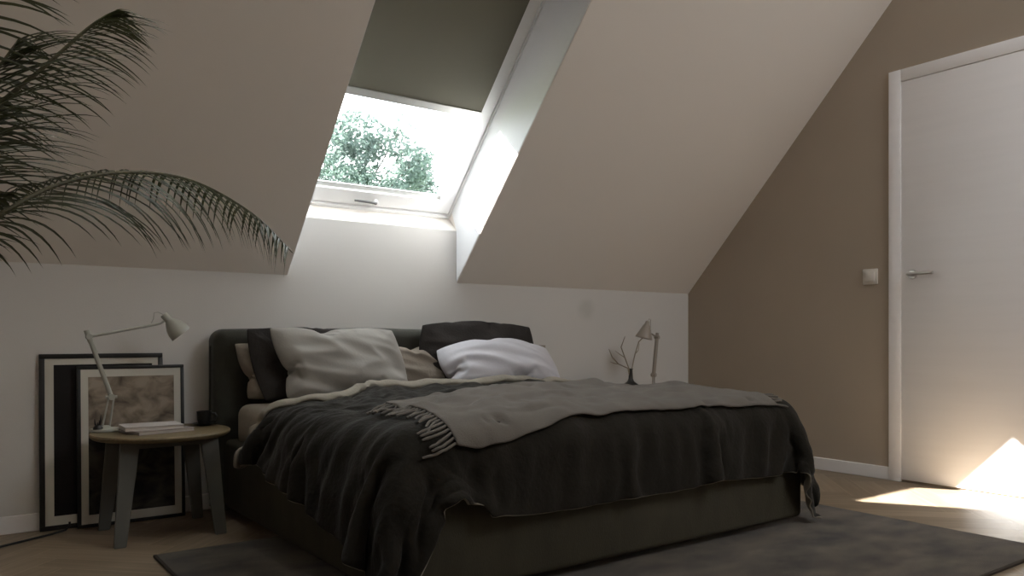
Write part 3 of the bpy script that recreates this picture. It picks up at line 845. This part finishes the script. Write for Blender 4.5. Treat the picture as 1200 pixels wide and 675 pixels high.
picture(-3.668, -3.228, .672, -.045, .040, .018, .030, .022, .024, .034, M['black_print'], 'taller black frame with a near-black print, leaning on the wall')
picture(-3.545, -3.152, .624, -.075, .045, .013, .026, .026, .030, .034, M['landscape'], 'shorter black frame with a sepia landscape, leaning behind the table')

# cable on the floor by the wall
bm = NB(); tube(bm, [(-4.6, -.40, .005), (-4.2, -.36, .005), (-3.95, -.29, .005), (-3.805, -.222, .005), (-3.75, -.19, .005), (-3.696, -.158, .005), (-3.635, -.128, .006), (-3.592, -.117, .012), (-3.578, -.112, .024), (-3.577, -.112, .04)], .004, 8)
tag(link('power_cable', bm, M['cable']), 'thin black cable lying on the floor in front of the frames', 'cable')

# ------------------------------------------------------------------ palm
CAMP = Vector((-3.9945, -3.5126, .7375)); YAW = .6309
def at(px, py, d):
    """a point d metres along the view at a pixel of the photograph"""
    f = Vector((math.sin(YAW), math.cos(YAW), 0)); r = Vector((math.cos(YAW), -math.sin(YAW), 0))
    return CAMP+d*(f+r*((px-600)/929.26)+Vector((0, 0, (394.86-py)/929.26)))
POT = Vector((-4.30, -1.24, 0))
palm = empty('potted_palm', POT, 'tall palm with long feathery dark fronds at the left edge', 'plant')
bm = NB(); lathe(bm, [(0, .001), (.13, .001), (.14, .01), (.175, .29), (.178, .31), (.165, .312), (.160, .27), (0, .27)], Matrix.Translation(POT), 36); pot = link('pot', bm, M['pot'], palm)
bm = NB(); lathe(bm, [(0, .285), (.08, .283), (.157, .272), (.157, .268), (0, .268)], Matrix.Translation(POT), 28); link('soil', bm, M['soil'], pot)
def smooth_path(pts, n):
    P = [Vector(p) for p in pts]; P = [P[0]*2-P[1]]+P+[P[-1]*2-P[-2]]
    out = []
    m = len(P)-3
    for k in range(n):
        x = k/(n-1)*m; i = min(int(x), m-1); t = x-i
        a, b, c, d = P[i:i+4]
        out.append(.5*((2*b)+(c-a)*t+(2*a-5*b+4*c-d)*t*t+(3*b-a-3*c+d)*t**3))
    return out
prnd = random.Random(11)
def leaflet(bm, p, d, L, w, droop, nrm):
    """a narrow folded blade: hangs further down the longer it gets"""
    n = 9; q = Vector(p); d = Vector(d).normalized(); rows_ = []
    for k in range(n+1):
        s = k/n
        ww = w*(min(1, .35+s*4)*(1-s)**.75)
        side = d.cross(nrm); side = side.normalized() if side.length > 1e-6 else Vector((1, 0, 0))
        up = side.cross(d).normalized()
        rows_.append((q.copy(), side*ww, up*ww*.55))
        q = q+d*(L/n)
        d = (d+Vector((0, 0, -1))*droop/n*(.5+1.1*s)).normalized()
    rr = [[bm.verts.new(c-a+u), bm.verts.new(c), bm.verts.new(c+a+u)] for c, a, u in rows_[:-1]]
    tip = bm.verts.new(rows_[-1][0])
    for a, b in zip(rr, rr[1:]):
        bm.faces.new((a[0], a[1], b[1], b[0])); bm.faces.new((a[1], a[2], b[2], b[1]))
    bm.faces.new((rr[-1][0], rr[-1][1], tip)); bm.faces.new((rr[-1][1], rr[-1][2], tip))
def frond(pts, n, t0, L, near, far, w=.0055, tipL=.45, spread=1):
    """near / far: (forward angle at the base, at the tip, lift at the base, at the tip, droop, length) of the leaflets on either side"""
    path = smooth_path(pts, 90)
    bm = NB(); k = len(path)
    tube(bm, path, [.0080*(1-.85*i/k)+.0008 for i in range(k)], 7)
    stem = link('frond', bm, M['palm_stem'], palm)
    bm = NB()
    for i in range(n):
        t = t0+(1-t0)*.985*((i+.5)/n)**1.12; tt = (t-t0)/(1-t0)
        x = t*(k-1); a = min(int(x), k-2); p = path[a].lerp(path[a+1], x-a); tg = (path[a+1]-path[a]).normalized()
        sd = tg.cross(Vector((0, 0, 1))); sd = sd.normalized() if sd.length > .05 else Vector((0, -1, 0))
        nu_ = sd.cross(tg)
        prof = min(1, .55+1.6*tt)*(1-(1-tipL)*max(0, (tt-.5)/.5)**1.2)
        for s, (f0, f1, l0, l1, dr, ls) in ((1, near), (-1, far)):
            f = f0+(f1-f0)*tt+prnd.uniform(-.10, .10); lf = l0+(l1-l0)*tt+prnd.uniform(-.07, .07)
            d = sd*s*math.cos(f)*spread+tg*math.sin(f)+nu_*lf
            leaflet(bm, p+sd*s*.003, d, L*ls*prof*prnd.uniform(.9, 1.08), w*prnd.uniform(.85, 1.1), dr*prnd.uniform(.85, 1.15), nu_)
    link('leaflets', bm, M['palm'], stem, True, 0)
C0 = POT+Vector((0, 0, .30))
# the long arching frond reaching across to the window
frond([C0, at(-230, 470, 1.72), at(-120, 335, 1.77), at(0, 252, 1.86), at(70, 216, 1.98), at(150, 202, 2.12), at(225, 212, 2.26), at(295, 250, 2.40), at(343, 296, 2.47)],
      66, .22, .33, (.85, .10, -.25, -.55, 1.6, 1.0), (.30, .10, .60, .0, 2.8, .60), .0062, tipL=.42)
# the upright frond behind it
UP = ((.65, .75, -.55, -.35, .85, 1.0), (.45, .65, -.65, -.35, .8, .9))
frond([C0+Vector((-.02, .02, 0)), at(-200, 420, 1.80), at(-110, 260, 1.86), at(-30, 150, 1.92), at(50, 80, 1.98), at(100, 36, 2.02), at(122, 20, 2.04), at(138, 12, 2.05)], 46, .34, .235, *UP, .0044, tipL=.16, spread=.45)
# fronds standing further left, their leaflets reaching into view
UQ = ((.60, .80, -.36, -.25, 1.0, 1.0), (.42, .70, -.52, -.30, .95, .95))
frond([C0+Vector((.01, -.02, 0)), at(-210, 430, 1.70), at(-130, 320, 1.74), at(-75, 225, 1.78), at(-35, 145, 1.82), at(-10, 92, 1.86), at(8, 66, 1.88), at(22, 46, 1.90)], 36, .30, .34, *UQ, .0060, tipL=.20, spread=.5)
frond([C0+Vector((-.03, 0, 0)), at(-230, 400, 1.66), at(-170, 230, 1.66), at(-120, 100, 1.68), at(-75, 10, 1.70), at(-40, -50, 1.72), at(-10, -80, 1.74)], 34, .34, .30, *UQ, .0062, tipL=.5, spread=.5)
frond([C0+Vector((0, .03, 0)), at(-240, 460, 1.76), at(-180, 370, 1.84), at(-125, 285, 1.92), at(-85, 215, 2.0), at(-60, 170, 2.06), at(-45, 140, 2.1)], 34, .32, .36, *UQ, .0062, tipL=.6, spread=.5)
frond([C0+Vector((.02, .01, 0)), at(-215, 410, 1.72), at(-160, 310, 1.78), at(-118, 240, 1.84), at(-85, 190, 1.90), at(-62, 155, 1.94), at(-45, 130, 1.97)], 40, .30, .40, *UQ, .0060, tipL=.3, spread=.5)
AW = ((.6, .5, .1, .0, 1.4, 1.0), (.6, .5, .1, .0, 1.4, 1.0))
frond([C0+Vector((-.04, -.02, 0)), POT+Vector((-.18, -.10, .75)), POT+Vector((-.42, -.22, 1.15)), POT+Vector((-.70, -.34, 1.25)), POT+Vector((-.90, -.42, 1.10))], 40, .36, .28, *AW)
frond([C0+Vector((0, -.04, 0)), POT+Vector((-.10, -.25, .80)), POT+Vector((-.22, -.55, 1.15)), POT+Vector((-.34, -.85, 1.15)), POT+Vector((-.42, -1.05, .95))], 40, .36, .28, *AW)

# ------------------------------------------------------------------ outdoors
bm = NB(); bx(bm, -60, 60, .6, 90, -3.3, -3.0)
struct('ground', bm, M['grass'])
trnd = random.Random(21)
def tree(name, base, crown, n, size, label, blobs):
    t = empty(name, base, label, 'tree', 'trees outside the roof window')
    base = Vector(base)
    bm = NB(); c = Vector(crown[0])
    tube(bm, [base, base.lerp(c, .35)+Vector((.1, .05, 0)), base.lerp(c, .7), c], [.19, .15, .11, .05], 10)
    for p, r in blobs:
        p = Vector(p); a = base.lerp(c, trnd.uniform(.6, .9))
        tube(bm, [a, a.lerp(p, .5)+Vector((0, 0, .12)), p], [.03, .018, .008], 6)
    link('trunk', bm, M['bark'], t)
    bm = NB()
    tot = sum(r*r for _, r in blobs)
    for p, r in blobs:
        p = Vector(p)
        for _ in range(int(n*r*r/tot)):
            # twig ends with a few leaves each
            v = Vector((trnd.gauss(0, 1), trnd.gauss(0, 1), trnd.gauss(0, 1))).normalized()*r*trnd.uniform(.35, 1.05)**.6
            q = p+Vector((v.x, v.y, v.z*.85))
            if noise.noise(q*1.9) < -.10 or noise.noise(q*4.5) < -.12: continue
            for _k in range(3):
                o = q+Vector((trnd.uniform(-1, 1), trnd.uniform(-1, 1), trnd.uniform(-1, 1)))*size*1.1
                a = Vector((trnd.gauss(0, 1), trnd.gauss(0, 1), trnd.gauss(0, .7))).normalized(); b = a.orthogonal().normalized()
                b = Matrix.Rotation(trnd.uniform(0, 6.28), 3, a) @ b; nn = a.cross(b)
                s = size*trnd.uniform(.6, 1.2)
                P = [o-a*s, o-a*s*.3+b*s*.36+nn*s*.06, o+a*s*.4+b*s*.28+nn*s*.05, o+a*s, o+a*s*.4-b*s*.28+nn*s*.05, o-a*s*.3-b*s*.36+nn*s*.06]
                vv = [bm.verts.new(x) for x in P]; bm.faces.new(vv)
    link('foliage', bm, M['leaf'], t, False)
tree('garden_tree', (1.0, 11.2, -3.0), [at(400, 230, 15)], 9000, .062, 'leafy pale green tree seen through the roof window', [
    (at(400, 205, 15), .95), (at(455, 200, 15.2), .80), (at(480, 196, 14.8), .42), (at(420, 158, 15.1), .62), (at(375, 190, 14.6), .8), (at(430, 235, 14.8), .9), (at(340, 220, 15), 1.0), (at(385, 260, 15), 1.1), (at(470, 150, 15), .28), (at(360, 140, 15.1), .6)])
tree('garden_tree', (3.9, 12.6, -3.0), [at(478, 235, 17)], 2600, .062, 'smaller bluish tree at the right, behind the pale green one', [
    (at(478, 215, 17), .55), (at(488, 190, 17), .42), (at(470, 250, 17), .7), (at(495, 225, 16.8), .35)])
SKY, SUN, EXPO = 2.7, 23.0, 1.55
# ------------------------------------------------------------------ light
W = bpy.data.worlds.new('World'); SC.world = W; W.use_nodes = True
bg = W.node_tree.nodes['Background']; bg.inputs[0].default_value = (.93, .97, 1, 1); bg.inputs[1].default_value = SKY
sun = bpy.data.lights.new('sun', 'SUN'); sun.energy = SUN; sun.angle = math.radians(.6); sun.color = (1, .975, .94)
so = bpy.data.objects.new('sun', sun); COL.objects.link(so)
sd = Vector((1.336, -1.06, -1)).normalized()
so.rotation_euler = sd.to_track_quat('-Z', 'Y').to_euler(); so.location = (-6, 5, 6)
# sampling portals in the two roof openings
def portal(name, p, n, w, h):
    l = bpy.data.lights.new(name, 'AREA'); l.shape = 'RECTANGLE'; l.size = w; l.size_y = h; l.cycles.is_portal = True
    o = bpy.data.objects.new(name, l); COL.objects.link(o); o.location = p
    o.rotation_euler = Vector(n).to_track_quat('-Z', 'Y').to_euler()
portal('sky_portal', wp((XL+XR)/2, -.55, CW+.16), -CN, .95, 1.9)
portal('sky_portal_left', wp((SX_0+SX_1)/2, (SY_0+SY_1)/2, CW+.16), -CN, SX_1-SX_0+.1, (SY_0-SY_1)/math.cos(TH)+.2)
portal('sky_portal_front', ((FX0+FX1)/2, 2*YR-(FA+FB)/2, slope_z((FA+FB)/2)+VT+.02), (0, math.sin(TH), -math.cos(TH)), FX1-FX0+.1, (FA-FB)/math.cos(TH)+.1)

# ------------------------------------------------------------------ camera
cam = bpy.data.cameras.new('camera'); co = bpy.data.objects.new('camera', cam); COL.objects.link(co)
co.location = (-3.9945, -3.5126, .7375); co.rotation_euler = (PI/2, 0, -0.6309)
cam.sensor_width = 36; cam.lens = 36*929.26/1200; cam.shift_y = (394.86-337.5)/1200
cam.clip_start = .05
SC.camera = co
SC.frame_set(1)
vs = SC.view_settings; vs.view_transform = 'Standard'; vs.look = 'None'; vs.gamma = 1; vs.use_curve_mapping = False
vs.exposure = EXPO
cy = SC.cycles
cy.max_bounces = 14; cy.diffuse_bounces = 10; cy.glossy_bounces = 4; cy.transparent_max_bounces = 12; cy.transmission_bounces = 6
cy.caustics_reflective = False; cy.caustics_refractive = False; cy.sample_clamp_indirect = 8
cy.use_denoising = True
